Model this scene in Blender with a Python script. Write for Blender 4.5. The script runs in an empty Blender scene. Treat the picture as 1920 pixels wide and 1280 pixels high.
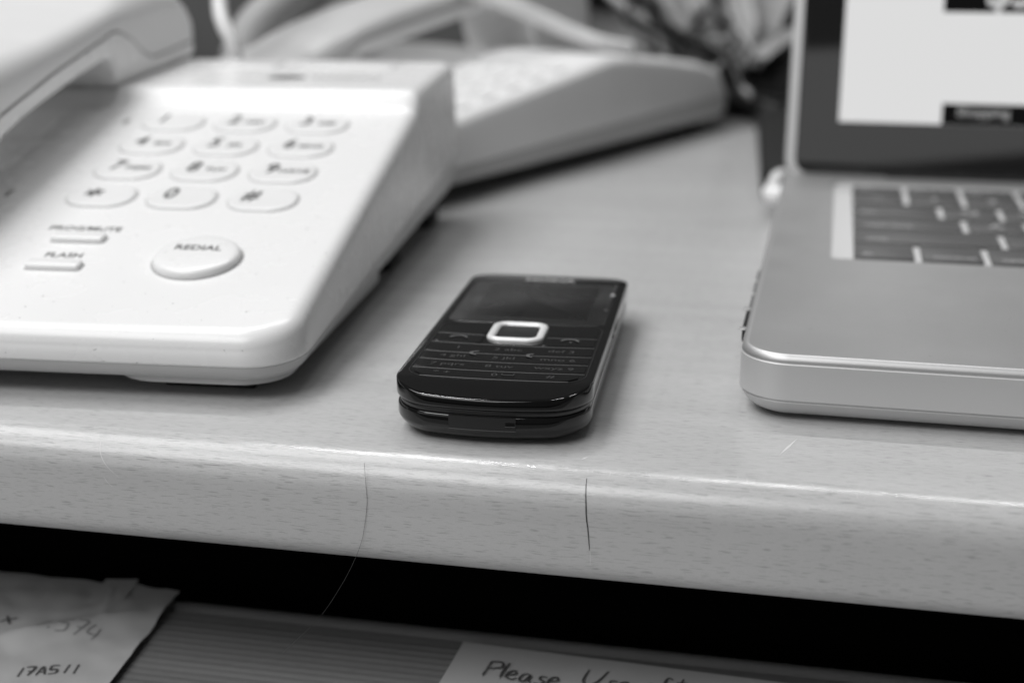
import bpy, bmesh, math, random
from mathutils import Vector, Matrix, noise
R = math.radians
S = 0.001            # everything below is written in millimetres
rng = random.Random(7)
scn = bpy.context.scene
C = scn.collection

# ------------------------------------------------------------------ camera
PITCH, YAW, CAMH, FPX = R(16.5), R(13.2), 115.0, 2666.7
cam_d = bpy.data.cameras.new("camera")
cam = bpy.data.objects.new("camera", cam_d)
C.objects.link(cam)
cam.location = (0, 0, CAMH * S)
cam.rotation_euler = (R(90) - PITCH, 0, YAW)
cam_d.lens = 50
cam_d.sensor_width = 36
cam_d.clip_start = 0.01
cam_d.clip_end = 30
cam_d.dof.use_dof = True
cam_d.dof.focus_distance = 0.325
cam_d.dof.aperture_fstop = 8.2
cam_d.dof.aperture_blades = 7
scn.camera = cam

# ------------------------------------------------------------------ light
world = bpy.data.worlds.new("World")
scn.world = world
world.use_nodes = True
world.node_tree.nodes["Background"].inputs[0].default_value = (1, 1, 1, 1)
world.node_tree.nodes["Background"].inputs[1].default_value = 0.085


def lamp(name, x, y, z, sx, sy, power, tx, ty, tz):
    d = bpy.data.lights.new(name, 'AREA')
    d.shape = 'RECTANGLE'
    d.size = sx
    d.size_y = sy
    d.energy = power
    o = bpy.data.objects.new(name, d)
    C.objects.link(o)
    o.location = (x, y, z)
    v = Vector((tx - x, ty - y, tz - z))
    o.rotation_euler = v.to_track_quat('-Z', 'Y').to_euler()
    return o


# ceiling fittings behind the desk, mirrored in the rounded desk edge
lamp("ceiling_lamp", -0.64, 1.15, 1.70, 0.34, 0.07, 7.5, -0.64, 1.15, 0)
lamp("ceiling_lamp", -0.09, 1.15, 1.70, 0.20, 0.05, 3.6, -0.09, 1.15, 0)
lamp("ceiling_lamp", 0.28, 1.15, 1.70, 0.24, 0.06, 3.2, 0.28, 1.15, 0)
# broad ceiling panels over the desk's left and over the viewer, and an added dim low fill light behind the viewer
lamp("ceiling_lamp", -0.90, 0.35, 1.70, 1.00, 0.90, 16.0, -0.1, 0.4, 0)
lamp("ceiling_lamp", -0.72, -1.00, 1.75, 1.50, 1.00, 30.0, -0.1, 0.4, 0)
lamp("low_fill_light", -1.42, -2.00, 0.66, 3.00, 0.70, 6.8, -0.1, 0.3, 0)

scn.view_settings.view_transform = 'Standard'
scn.view_settings.look = 'None'
scn.view_settings.exposure = 0.0
scn.view_settings.gamma = 1.0

# ------------------------------------------------------------------ materials
def mat(name, col, rough=0.5, metal=0.0, spec=0.5, coat=0.0, bump=0.0, bscale=600.0, rvar=0.0,
        cvar=0.0, cscale=30.0, emit=None, trans=0.0, speck=0.0, speck_scale=500.0, aniso=None):
    m = bpy.data.materials.new(name)
    m.use_nodes = True
    nt = m.node_tree
    b = nt.nodes["Principled BSDF"]
    b.inputs["Base Color"].default_value = (col, col, col, 1)
    b.inputs["Roughness"].default_value = rough
    b.inputs["Metallic"].default_value = metal
    b.inputs["Specular IOR Level"].default_value = spec
    if coat:
        b.inputs["Coat Weight"].default_value = coat
        b.inputs["Coat Roughness"].default_value = 0.04
    if trans:
        b.inputs["Transmission Weight"].default_value = trans
    tc = nt.nodes.new("ShaderNodeTexCoord")
    if emit is not None:
        b.inputs["Emission Color"].default_value = (emit, emit, emit, 1)
        b.inputs["Emission Strength"].default_value = 1.0
    if bump:
        n = nt.nodes.new("ShaderNodeTexNoise")
        n.inputs["Scale"].default_value = bscale
        n.inputs["Detail"].default_value = 3
        if aniso:
            mp = nt.nodes.new("ShaderNodeMapping")
            mp.inputs["Scale"].default_value = aniso
            nt.links.new(tc.outputs["Object"], mp.inputs[0])
            nt.links.new(mp.outputs[0], n.inputs["Vector"])
        else:
            nt.links.new(tc.outputs["Object"], n.inputs["Vector"])
        bp = nt.nodes.new("ShaderNodeBump")
        bp.inputs["Strength"].default_value = bump
        bp.inputs["Distance"].default_value = 0.0003
        nt.links.new(n.outputs["Fac"], bp.inputs["Height"])
        nt.links.new(bp.outputs[0], b.inputs["Normal"])
    if rvar:
        n = nt.nodes.new("ShaderNodeTexNoise")
        n.inputs["Scale"].default_value = 60
        n.inputs["Detail"].default_value = 5
        nt.links.new(tc.outputs["Object"], n.inputs["Vector"])
        mr = nt.nodes.new("ShaderNodeMapRange")
        mr.inputs["To Min"].default_value = max(0, rough - rvar)
        mr.inputs["To Max"].default_value = rough + rvar
        nt.links.new(n.outputs["Fac"], mr.inputs["Value"])
        nt.links.new(mr.outputs[0], b.inputs["Roughness"])
    last = None
    if cvar or speck:
        n = nt.nodes.new("ShaderNodeTexNoise")
        n.inputs["Scale"].default_value = cscale
        n.inputs["Detail"].default_value = 4
        nt.links.new(tc.outputs["Object"], n.inputs["Vector"])
        mr = nt.nodes.new("ShaderNodeMapRange")
        mr.inputs["From Min"].default_value = 0.3
        mr.inputs["From Max"].default_value = 0.7
        mr.inputs["To Min"].default_value = col * (1 - cvar)
        mr.inputs["To Max"].default_value = col * (1 + cvar)
        nt.links.new(n.outputs["Fac"], mr.inputs["Value"])
        last = mr.outputs[0]
    if speck:
        n = nt.nodes.new("ShaderNodeTexNoise")
        n.inputs["Scale"].default_value = speck_scale
        n.inputs["Detail"].default_value = 1.5
        nt.links.new(tc.outputs["Object"], n.inputs["Vector"])
        mr = nt.nodes.new("ShaderNodeMapRange")
        mr.inputs["From Min"].default_value = 0.742
        mr.inputs["From Max"].default_value = 0.775
        mr.inputs["To Min"].default_value = 1.0
        mr.inputs["To Max"].default_value = 1 - speck
        nt.links.new(n.outputs["Fac"], mr.inputs["Value"])
        mu = nt.nodes.new("ShaderNodeMath")
        mu.operation = 'MULTIPLY'
        nt.links.new(last, mu.inputs[0])
        nt.links.new(mr.outputs[0], mu.inputs[1])
        last = mu.outputs[0]
    if last is not None:
        nt.links.new(last, b.inputs["Base Color"])
    return m


def wood(name, base, fleck, rough, rbump=0.12, streak=0.05, sfreq=110):
    m = bpy.data.materials.new(name)
    m.use_nodes = True
    nt = m.node_tree
    L = nt.links.new
    b = nt.nodes["Principled BSDF"]
    tc = nt.nodes.new("ShaderNodeTexCoord")

    def nz(sc, detail, dist=0.0):
        mp = nt.nodes.new("ShaderNodeMapping")
        mp.inputs["Scale"].default_value = sc
        L(tc.outputs["Object"], mp.inputs[0])
        n = nt.nodes.new("ShaderNodeTexNoise")
        n.inputs["Scale"].default_value = 1.0
        n.inputs["Detail"].default_value = detail
        n.inputs["Distortion"].default_value = dist
        L(mp.outputs[0], n.inputs["Vector"])
        return n.outputs["Fac"]

    def mr(src, a, c, lo, hi):
        k = nt.nodes.new("ShaderNodeMapRange")
        k.inputs["From Min"].default_value = a
        k.inputs["From Max"].default_value = c
        k.inputs["To Min"].default_value = lo
        k.inputs["To Max"].default_value = hi
        L(src, k.inputs["Value"])
        return k.outputs[0]

    def mul(a, c):
        k = nt.nodes.new("ShaderNodeMath")
        k.operation = 'MULTIPLY'
        L(a, k.inputs[0])
        L(c, k.inputs[1])
        return k.outputs[0]
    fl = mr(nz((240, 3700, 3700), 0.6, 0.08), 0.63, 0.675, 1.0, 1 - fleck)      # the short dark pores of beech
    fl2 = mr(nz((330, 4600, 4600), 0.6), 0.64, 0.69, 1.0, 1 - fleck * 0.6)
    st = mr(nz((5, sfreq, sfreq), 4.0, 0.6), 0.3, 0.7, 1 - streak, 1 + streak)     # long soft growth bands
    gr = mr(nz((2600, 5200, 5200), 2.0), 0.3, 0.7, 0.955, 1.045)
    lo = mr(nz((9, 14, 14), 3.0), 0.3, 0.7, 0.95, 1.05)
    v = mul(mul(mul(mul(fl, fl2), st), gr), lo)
    k = nt.nodes.new("ShaderNodeMath")
    k.operation = 'MULTIPLY'
    k.inputs[1].default_value = base
    L(v, k.inputs[0])
    L(k.outputs[0], b.inputs["Base Color"])
    ro = mr(nz((260, 260, 260), 6.0), 0.3, 0.72, rough - 0.07, rough + 0.10)
    L(ro, b.inputs["Roughness"])
    b.inputs["Specular IOR Level"].default_value = 0.45
    bp = nt.nodes.new("ShaderNodeBump")
    bp.inputs["Strength"].default_value = rbump
    bp.inputs["Distance"].default_value = 0.0003
    L(nz((1500, 4200, 4200), 3.0), bp.inputs["Height"])
    L(bp.outputs[0], b.inputs["Normal"])
    return m


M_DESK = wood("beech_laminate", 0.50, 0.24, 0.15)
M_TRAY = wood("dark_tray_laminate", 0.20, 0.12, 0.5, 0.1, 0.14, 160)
M_VOIDBLACK = mat("void_black", 0.003, 0.95, spec=0.0)  # near-total black puts the under-desk shade into the colour
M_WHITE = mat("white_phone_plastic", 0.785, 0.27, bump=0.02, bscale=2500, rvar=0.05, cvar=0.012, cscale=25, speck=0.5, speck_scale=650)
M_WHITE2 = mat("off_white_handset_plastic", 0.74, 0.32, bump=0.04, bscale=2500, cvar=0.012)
M_SHELL = mat("shade_grey_plastic", 0.52, 0.36, bump=0.05, bscale=2500, cvar=0.02)  # darkened for the shade on the telephone's down-facing lower shell
M_SEAM = mat("dark_strip_grey", 0.10, 0.8, spec=0.2)  # even dark grey, used on the laptop's port lip
M_SEAML = mat("soft_seam_gap", 0.40, 0.8, spec=0.2)
M_INK = mat("black_print", 0.035, 0.5)
M_INK2 = mat("grey_print", 0.22, 0.5)
M_RUB = mat("black_rubber", 0.012, 0.75)
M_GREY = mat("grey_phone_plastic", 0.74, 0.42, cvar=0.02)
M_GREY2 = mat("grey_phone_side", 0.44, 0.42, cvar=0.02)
M_GLOSS = mat("gloss_black_plastic", 0.003, 0.06, spec=0.45, coat=0.15, rvar=0.03)
M_GLOSSB = mat("gloss_black_casing", 0.004, 0.10, spec=0.45, coat=0.15, rvar=0.03)
M_BAND = mat("satin_black_band", 0.018, 0.33, spec=0.5)
M_GLASS = mat("phone_window_glass", 0.018, 0.22, spec=0.6, rvar=0.05, cvar=0.3, cscale=60)
M_LCD = mat("phone_display_off", 0.006, 0.28, spec=0.5, rvar=0.08, cvar=0.5, cscale=90)
M_KEYBLK = mat("black_phone_keys", 0.004, 0.12, spec=0.5, rvar=0.06)
M_RING = mat("silver_navigation_ring", 0.78, 0.35, metal=0.2)
M_LEG = mat("faint_key_legend", 0.038, 0.5)
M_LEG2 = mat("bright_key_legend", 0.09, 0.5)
M_GLINT = mat("key_edge_glint", 0.085, 0.32)  # highlight along the key edges put into the colour
M_BRAND = mat("silver_badge_print", 0.50, 0.4)
M_ALU = mat("brushed_aluminium", 0.56, 0.45, metal=0.30, bump=0.10, bscale=4200, cvar=0.01)
M_ALUT = mat("aluminium_palm_rest", 0.42, 0.46, metal=0.7, bump=0.22, bscale=3600, cvar=0.03, cscale=45, rvar=0.06, speck=0.25, speck_scale=800)
M_ALUR = mat("polished_aluminium_rim", 0.52, 0.50, metal=0.85, bump=0.06, bscale=3000)
M_WELL = mat("bright_aluminium_well", 0.68, 0.45, metal=0.35)
M_KEY = mat("dark_keycap", 0.075, 0.42, spec=0.6)
M_KLEG = mat("keycap_legend", 0.45, 0.5)
M_BEZ = mat("black_screen_glass", 0.010, 0.05, spec=0.6)
M_SCR = mat("lit_screen_white", 0.02, 0.2, emit=0.70)
M_SCRB = mat("lit_screen_black", 0.004, 0.12)
M_SCRT = mat("lit_screen_lettering", 0.02, 0.3, emit=0.50)
M_SCRT2 = mat("lit_screen_small_lettering", 0.02, 0.3, emit=0.26)
M_PLUG = mat("white_plug_plastic", 0.80, 0.3)
M_CORD = mat("white_cord", 0.72, 0.45)
M_CORDG = mat("grey_cord", 0.33, 0.5)
M_CORDD = mat("dark_cord", 0.012, 0.45)
M_BLK = mat("matt_black_plastic", 0.010, 0.6, spec=0.3)
M_PAPER = mat("note_paper", 0.48, 0.75, spec=0.2, cvar=0.04, cscale=40)
M_PAPER2 = mat("plain_note_paper", 0.48, 0.75, spec=0.2, cvar=0.03, cscale=40)
M_PAP3 = mat("loose_paper", 0.25, 0.7, cvar=0.08, cscale=20)
M_PEN = mat("pen_ink", 0.085, 0.6)
M_PEN2 = mat("faint_pen_ink", 0.24, 0.6)
M_TAPE = mat("clear_tape", 0.55, 0.25, spec=0.6)
M_WALL = mat("grey_partition_fabric", 0.095, 0.9, spec=0.1, bump=0.3, bscale=900, cvar=0.05)
M_BOX = mat("light_grey_card", 0.42, 0.8, cvar=0.03)
M_FLOOR = mat("dark_floor", 0.03, 0.9, spec=0.1, cvar=0.1, cscale=5)
M_SCRATCH = mat("pale_scratch", 0.62, 0.5)
M_CRACK = mat("dark_crack", 0.012, 0.9, spec=0.0)
M_HAIR = mat("dark_hair_strand", 0.05, 0.35)
M_FLAP = mat("port_flap", 0.022, 0.22)


# ------------------------------------------------------------------ helpers
def thing(name, label, cat, loc=(0, 0, 0), rotz=0.0, group=None):
    o = bpy.data.objects.new(name, None)
    o.empty_display_size = 0.02
    C.objects.link(o)
    o.location = Vector(loc) * S
    o.rotation_euler = (0, 0, rotz)
    tag(o, label, cat, group)
    return o


def tag(o, label=None, cat=None, group=None):
    if label:
        o["label"] = label
    if cat:
        o["category"] = cat
    if group:
        o["group"] = group
    return o


def ob(name, verts, faces, m, parent=None, smooth=True, sharp=None, loc=None, rot=None):
    me = bpy.data.meshes.new(name)
    me.from_pydata([tuple(Vector(v) * S) for v in verts], [], faces)
    me.validate()
    bm = bmesh.new()
    bm.from_mesh(me)
    bmesh.ops.remove_doubles(bm, verts=bm.verts, dist=1e-7)
    bmesh.ops.recalc_face_normals(bm, faces=bm.faces)
    bm.to_mesh(me)
    bm.free()
    return link(name, me, m, parent, smooth, sharp, loc, rot)


def link(name, me, m, parent=None, smooth=True, sharp=35, loc=None, rot=None):
    if m is not None and not me.materials:
        me.materials.append(m)
    if smooth:
        me.shade_smooth()
        if sharp:
            me.set_sharp_from_angle(angle=R(sharp))
    o = bpy.data.objects.new(name, me)
    C.objects.link(o)
    if parent is not None:
        o.parent = parent
    if loc is not None:
        o.location = Vector(loc) * S
    if rot is not None:
        o.rotation_euler = rot
    return o


def struct(o):
    o["kind"] = "structure"
    return o


def outline(hw, v0, v1, rF, rB, bowF=0.0, bowB=0.0, na=9, nf=5, ns=40, taper=0.0):
    """right half of a symmetric rounded plan, front centre to back centre"""
    pts = []
    for i in range(nf):
        pts.append(((hw - rF) * i / nf, v0))
    for i in range(na + 1):
        a = R(-90 + 90 * i / na)
        pts.append((hw - rF + rF * math.cos(a), v0 + rF + rF * math.sin(a)))
    for i in range(1, ns):
        pts.append((hw, v0 + rF + (v1 - rB - v0 - rF) * i / ns))
    for i in range(na + 1):
        a = R(90 * i / na)
        pts.append((hw - rB + rB * math.cos(a), v1 - rB + rB * math.sin(a)))
    for i in range(1, nf + 1):
        pts.append(((hw - rB) * (1 - i / nf), v1))
    out = []
    nfront = nf + na + 1
    for k, (u, v) in enumerate(pts):
        if k < nfront:
            v -= bowF * (1 - (u / hw) ** 2)
        elif k >= nfront + ns - 1:
            v += bowB * (1 - (u / hw) ** 2)
        out.append((u, v))
    return out


def shell(name, spec, rings, m, parent, capz=None, nu=1, uc=0.0, cap_bottom=True, cap_top=True, sharp=30):
    """rings: (offset, z or f(u,v)); cap_top fills the last ring, nu columns, height capz(u,v)"""
    hw, v0, v1, rF, rB = spec['hw'], spec['v0'], spec['v1'], spec['rF'], spec['rB']
    kw = {k: spec[k] for k in ('bowF', 'bowB', 'na', 'nf', 'ns') if k in spec}
    V, F = [], []
    n = None
    for off, z in rings:
        o = outline(hw - off, v0 + off, v1 - off, max(rF - off, 0.15), max(rB - off, 0.15), **kw)
        full = o + [(-u, v) for u, v in reversed(o[1:-1])]
        n = len(full)
        for u, v in full:
            zz = z(u + uc, v) if callable(z) else z
            V.append((u + uc, v, zz))
    for r in range(len(rings) - 1):
        for i in range(n):
            j = (i + 1) % n
            F.append((r * n + i, r * n + j, (r + 1) * n + j, (r + 1) * n + i))
    h = len(o)

    def cap(base, zf):
        rows = []
        for i in range(h):
            ri = base + i
            li = base + (n - i) % n if i not in (0, h - 1) else base + i
            ru, rv, rz = V[ri]
            lu = V[li][0]
            row = [li]
            for k in range(1, nu):
                u = lu + (ru - lu) * k / nu
                V.append((u, rv, zf(u, rv) if zf else rz))
                row.append(len(V) - 1)
            row.append(ri)
            rows.append(row)
        for i in range(h - 1):
            for k in range(nu):
                q = (rows[i][k], rows[i][k + 1], rows[i + 1][k + 1], rows[i + 1][k])
                q2 = []
                for a in q:
                    if a not in q2:
                        q2.append(a)
                if len(q2) >= 3:
                    F.append(tuple(q2))
    if cap_bottom:
        cap(0, rings[0][1] if callable(rings[0][1]) else None)
    if cap_top:
        cap((len(rings) - 1) * n, capz)
    return ob(name, V, F, m, parent, sharp=sharp)


def box(name, x0, x1, y0, y1, z0, z1, m, parent=None, bev=0.0, seg=2, loc=None, rot=None):
    bm = bmesh.new()
    bmesh.ops.create_cube(bm, size=1)
    for v in bm.verts:
        v.co = Vector(((x0 + x1) / 2 + v.co.x * (x1 - x0), (y0 + y1) / 2 + v.co.y * (y1 - y0),
                       (z0 + z1) / 2 + v.co.z * (z1 - z0)))
    if bev:
        bmesh.ops.bevel(bm, geom=list(bm.edges), offset=bev, segments=seg, affect='EDGES', profile=0.5)
    for v in bm.verts:
        v.co *= S
    me = bpy.data.meshes.new(name)
    bm.to_mesh(me)
    bm.free()
    return link(name, me, m, parent, loc=loc, rot=rot)


def smooth_path(pts, n=8):
    P = [Vector(p) for p in pts]
    out = []
    for i in range(len(P) - 1):
        p0 = P[max(i - 1, 0)]
        p1, p2 = P[i], P[i + 1]
        p3 = P[min(i + 2, len(P) - 1)]
        for k in range(n):
            t = k / n
            out.append(0.5 * ((2 * p1) + (-p0 + p2) * t + (2 * p0 - 5 * p1 + 4 * p2 - p3) * t * t
                              + (-p0 + 3 * p1 - 3 * p2 + p3) * t ** 3))
    out.append(P[-1])
    return out


def tube(name, pts, r, m, parent=None, seg=10, n=8, closed=False, rf=None):
    P = smooth_path(pts, n) if n > 1 else [Vector(p) for p in pts]
    V, F = [], []
    ref = Vector((0.13, 0.2, 0.97)).normalized()
    N = len(P)
    for i, p in enumerate(P):
        if closed:
            t = P[(i + 1) % N] - P[i - 1]
        else:
            t = P[min(i + 1, N - 1)] - P[max(i - 1, 0)]
        t.normalize()
        a = t.cross(ref)
        if a.length < 0.05:
            a = t.cross(Vector((1, 0, 0)))
        a.normalize()
        b = t.cross(a)
        rr = rf(i / (N - 1)) * r if rf else r
        for k in range(seg):
            q = 2 * math.pi * k / seg
            V.append(p + a * (rr * math.cos(q)) + b * (rr * math.sin(q)))
    for i in range(N if closed else N - 1):
        j = (i + 1) % N
        for k in range(seg):
            l = (k + 1) % seg
            F.append((i * seg + k, i * seg + l, j * seg + l, j * seg + k))
    if not closed:
        F.append(tuple(range(seg)))
        F.append(tuple((N - 1) * seg + k for k in range(seg)))
    return ob(name, V, F, m, parent, sharp=60)


def text_mesh(s, size, shear=0.0, sx=1.0, bold=0.0):
    cu = bpy.data.curves.new("lettering", 'FONT')
    cu.body = s
    cu.size = size * S
    cu.align_x = 'CENTER'
    cu.align_y = 'CENTER'
    cu.shear = shear
    cu.resolution_u = 3
    cu.offset = bold * S
    cu.extrude = 0.03 * S
    t = bpy.data.objects.new("lettering_source", cu)
    C.objects.link(t)
    dg = bpy.context.evaluated_depsgraph_get()
    me = bpy.data.meshes.new_from_object(t.evaluated_get(dg))
    bpy.data.objects.remove(t)
    bpy.data.curves.remove(cu)
    for v in me.vertices:
        v.co.x *= sx
    return me


def text(name, s, size, m, parent, loc, rot=(0, 0, 0), shear=0.0, sx=1.0, bold=0.0):
    me = text_mesh(s, size, shear, sx, bold)
    me.name = name
    return link(name, me, m, parent, smooth=False, loc=loc, rot=rot)


def at(x, y, z=None, Y=None):
    """world point (mm) seen at photograph pixel x, y on height z or on distance Y"""
    r = Vector((math.cos(YAW), math.sin(YAW), 0))
    f = Vector((-math.sin(YAW) * math.cos(PITCH), math.cos(YAW) * math.cos(PITCH), -math.sin(PITCH)))
    u = r.cross(f)
    d = f + r * ((x - 960) / FPX) - u * ((y - 640) / FPX)
    t = (z - CAMH) / d.z if z is not None else Y / d.y
    return Vector((0, 0, CAMH)) + d * t


def ribbon(name, strokes, w, m, parent, zf=lambda x, y: 0.0, loc=None, rot=None, thick=0.05, n=6, taper=True):
    """flat pen strokes lying on a surface; strokes are lists of (x, y)"""
    V, F = [], []
    for st in strokes:
        P = smooth_path([(p[0], p[1], 0) for p in st], n) if len(st) > 2 else [Vector((*st[0], 0)), Vector((*st[1], 0))]
        base = len(V)
        N = len(P)
        for i, p in enumerate(P):
            t = P[min(i + 1, N - 1)] - P[max(i - 1, 0)]
            t.normalize()
            a = Vector((-t.y, t.x, 0))
            k = i / max(N - 1, 1)
            ww = w * (0.55 + 0.45 * math.sin(math.pi * min(max(k, 0.08), 0.92))) if taper else w
            for s in (-1, 1):
                q = p + a * (s * ww / 2)
                V.append((q.x, q.y, zf(q.x, q.y) + thick))
        for i in range(N - 1):
            F.append((base + 2 * i, base + 2 * i + 1, base + 2 * i + 3, base + 2 * i + 2))
    return ob(name, V, F, m, parent, smooth=False, loc=loc, rot=rot)


def ease(a, b, t):
    t = min(max(t, 0), 1)
    t = t * t * (3 - 2 * t)
    return a + (b - a) * t


def lerp_tab(tab, x):
    if x <= tab[0][0]:
        return tab[0][1]
    for (a, p), (b, q) in zip(tab, tab[1:]):
        if x <= b:
            return p + (q - p) * (x - a) / (b - a)
    return tab[-1][1]


# ------------------------------------------------------------------ desk
DROT = R(1.1)
desk = thing("desk", "pale beech desk with a rounded front edge under the phones and laptop", "desk", (-67, 281, 0), DROT)
prof = [(760, 0)]
for yy in (700, 600, 500, 400, 300, 200, 150, 100, 60, 30, 15):
    prof.append((yy, 0))
RT, RB, TH = 8.5, 5.0, 25.6
for i in range(0, 13):
    a = R(90 + 90 * i / 12)
    prof.append((RT + RT * math.cos(a), -RT + RT * math.sin(a)))
for zz in (-11, -14, -17, -19):
    prof.append((0 - 0.0, zz))
for i in range(0, 9):
    a = R(180 + 90 * i / 8)
    prof.append((RB + RB * math.cos(a), -TH + RB + RB * math.sin(a)))
prof += [(60, -TH), (760, -TH)]
xs = [-900 + 40 * i for i in range(41)]
V, F = [], []
for x in xs:
    for (y, z) in prof:
        V.append((x, y, z))
n = len(prof)
for i in range(len(xs) - 1):
    for k in range(n):
        l = (k + 1) % n
        F.append((i * n + k, i * n + l, (i + 1) * n + l, (i + 1) * n + k))
F.append(tuple(range(n)))
F.append(tuple((len(xs) - 1) * n + k for k in range(n)))
ob("tabletop", V, F, M_DESK, desk, sharp=40)
box("void_panel", -900, 700, 82, 98, -640, -TH - 0.2, M_VOIDBLACK, desk, bev=1)  # black backing added to keep the space under the desk dark
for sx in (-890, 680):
    box("side_panel", sx, sx + 18, 60, 740, -700, -TH - 0.2, M_VOIDBLACK, desk, bev=1)


def front_strip(name, pts, w, m):
    """thin mark that follows the front face of the desk; pts are world (x, z), or (x, y, 0) on top"""
    V, F = [], []
    P = smooth_path([(p[0], 0, p[1]) for p in pts], 8)
    N = len(P)
    for i, p in enumerate(P):
        k = i / (N - 1)
        ww = w * (0.35 + 0.65 * math.sin(math.pi * min(max(k, 0.05), 0.95)) * (0.75 + 0.5 * noise.noise(Vector((i * 0.9, 3, 0)))))
        z = p.z
        if z > -RT:
            y = RT - math.sqrt(max(RT * RT - (z + RT) ** 2, 0))
        elif z < -TH + RB:
            y = RB - math.sqrt(max(RB * RB - (z + TH - RB) ** 2, 0))
        else:
            y = 0
        x = p.x + 67
        V += [(x - ww / 2, y - 0.03, z), (x + ww / 2, y - 0.03, z)]
    for i in range(N - 1):
        F.append((2 * i, 2 * i + 1, 2 * i + 3, 2 * i + 2))
    return ob(name, V, F, m, desk, smooth=False)


front_strip("crack", [(-50.0, -1.6), (-49.8, -4), (-49.55, -6.5), (-49.35, -9.6), (-49.0, -12.2), (-48.7, -15.5), (-48.6, -17.0)], 0.34, M_CRACK)
front_strip("scratch", [(-48.55, -16.5), (-48.4, -18.2), (-48.35, -20.5)], 0.16, M_SCRATCH)
front_strip("scratch", [(-165.0, -2.0), (-164.2, -4.2), (-162.5, -6.6), (-159.5, -9.2)], 0.28, M_SCRATCH)
front_strip("scratch", [(-163.2, -9.4), (-162.4, -10.8), (-161.0, -11.8)], 0.22, M_SCRATCH)


def top_scratch(p, q, w, m=M_SCRATCH):
    a = Vector((p[0] + 67, p[1] - 281, 0.03))
    b = Vector((q[0] + 67, q[1] - 281, 0.03))
    t = (b - a).normalized()
    s = Vector((-t.y, t.x, 0)) * w / 2
    mid = (a + b) / 2
    ob("scratch", [a, mid + s, b, mid - s], [(0, 1, 2, 3)], m, desk, smooth=False)


top_scratch((-5.6, 315), (-9.6, 302.5), 0.7)
top_scratch((-52.5, 291.0), (-51.0, 293.5), 0.5)
for k in range(46):           # fine wear along the rounded edge
    x = rng.uniform(-70, 30)
    z = -rng.uniform(0.02, 1.4)
    dx = rng.uniform(-1.6, 1.6)
    front_strip("scratch", [(x, z), (x + dx * 0.5, z - rng.uniform(0.05, 0.2)), (x + dx, z - rng.uniform(0.1, 0.6))], rng.uniform(0.05, 0.13), M_SCRATCH)

# ------------------------------------------------------------------ room around
floor = struct(box("floor", -3000, 3000, -2500, 3500, -760, -740, M_FLOOR))
wall = struct(box("wall", -1600, 1400, 1042, 1062, -740, 700, M_WALL, bev=1))

# ------------------------------------------------------------------ tray under the desk
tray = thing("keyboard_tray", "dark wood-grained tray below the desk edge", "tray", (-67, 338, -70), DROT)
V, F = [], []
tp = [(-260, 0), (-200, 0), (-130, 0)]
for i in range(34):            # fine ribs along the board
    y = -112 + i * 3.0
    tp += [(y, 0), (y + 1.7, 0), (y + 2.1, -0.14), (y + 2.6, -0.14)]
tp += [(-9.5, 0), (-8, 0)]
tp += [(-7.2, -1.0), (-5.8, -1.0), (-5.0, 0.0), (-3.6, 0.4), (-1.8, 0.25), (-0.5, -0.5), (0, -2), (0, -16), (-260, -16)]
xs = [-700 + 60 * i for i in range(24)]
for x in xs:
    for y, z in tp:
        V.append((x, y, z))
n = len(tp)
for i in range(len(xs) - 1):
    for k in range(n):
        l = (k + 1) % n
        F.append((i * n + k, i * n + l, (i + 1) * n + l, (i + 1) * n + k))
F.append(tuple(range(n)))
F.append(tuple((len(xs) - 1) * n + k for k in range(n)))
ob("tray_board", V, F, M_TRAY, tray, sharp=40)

# papers on the tray
pc = at(338, 1116, z=-69.3)
note = thing("paper_note", "creased handwritten note at the left of the tray, its corner taped", "note", (pc.x, pc.y, -69.3), R(0.5))
PW, PH = 120, 110
pdir = R(-9)


def pz(x, y):
    f = 0.9 * noise.noise(Vector((x * 0.045, y * 0.05, 2.1))) + 0.9 * abs(noise.noise(Vector((x * 0.09 + 3, y * 0.10, 7.7)))) + 0.35 * noise.noise(Vector((x * 0.16, y * 0.16, 5)))
    d = abs((x + 12) * 0.62 - (y + 22) * 0.78)
    f += 2.0 * max(0, 1 - d / 7) * ease(0, 1, (-y - 6) / 18)
    d2 = abs((x + 17) * 0.95 + (y + 9) * 0.3)
    f += 0.7 * max(0, 1 - d2 / 2.2) * (1 if -22 < y < -2 else 0)
    return 1.2 + f


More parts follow.
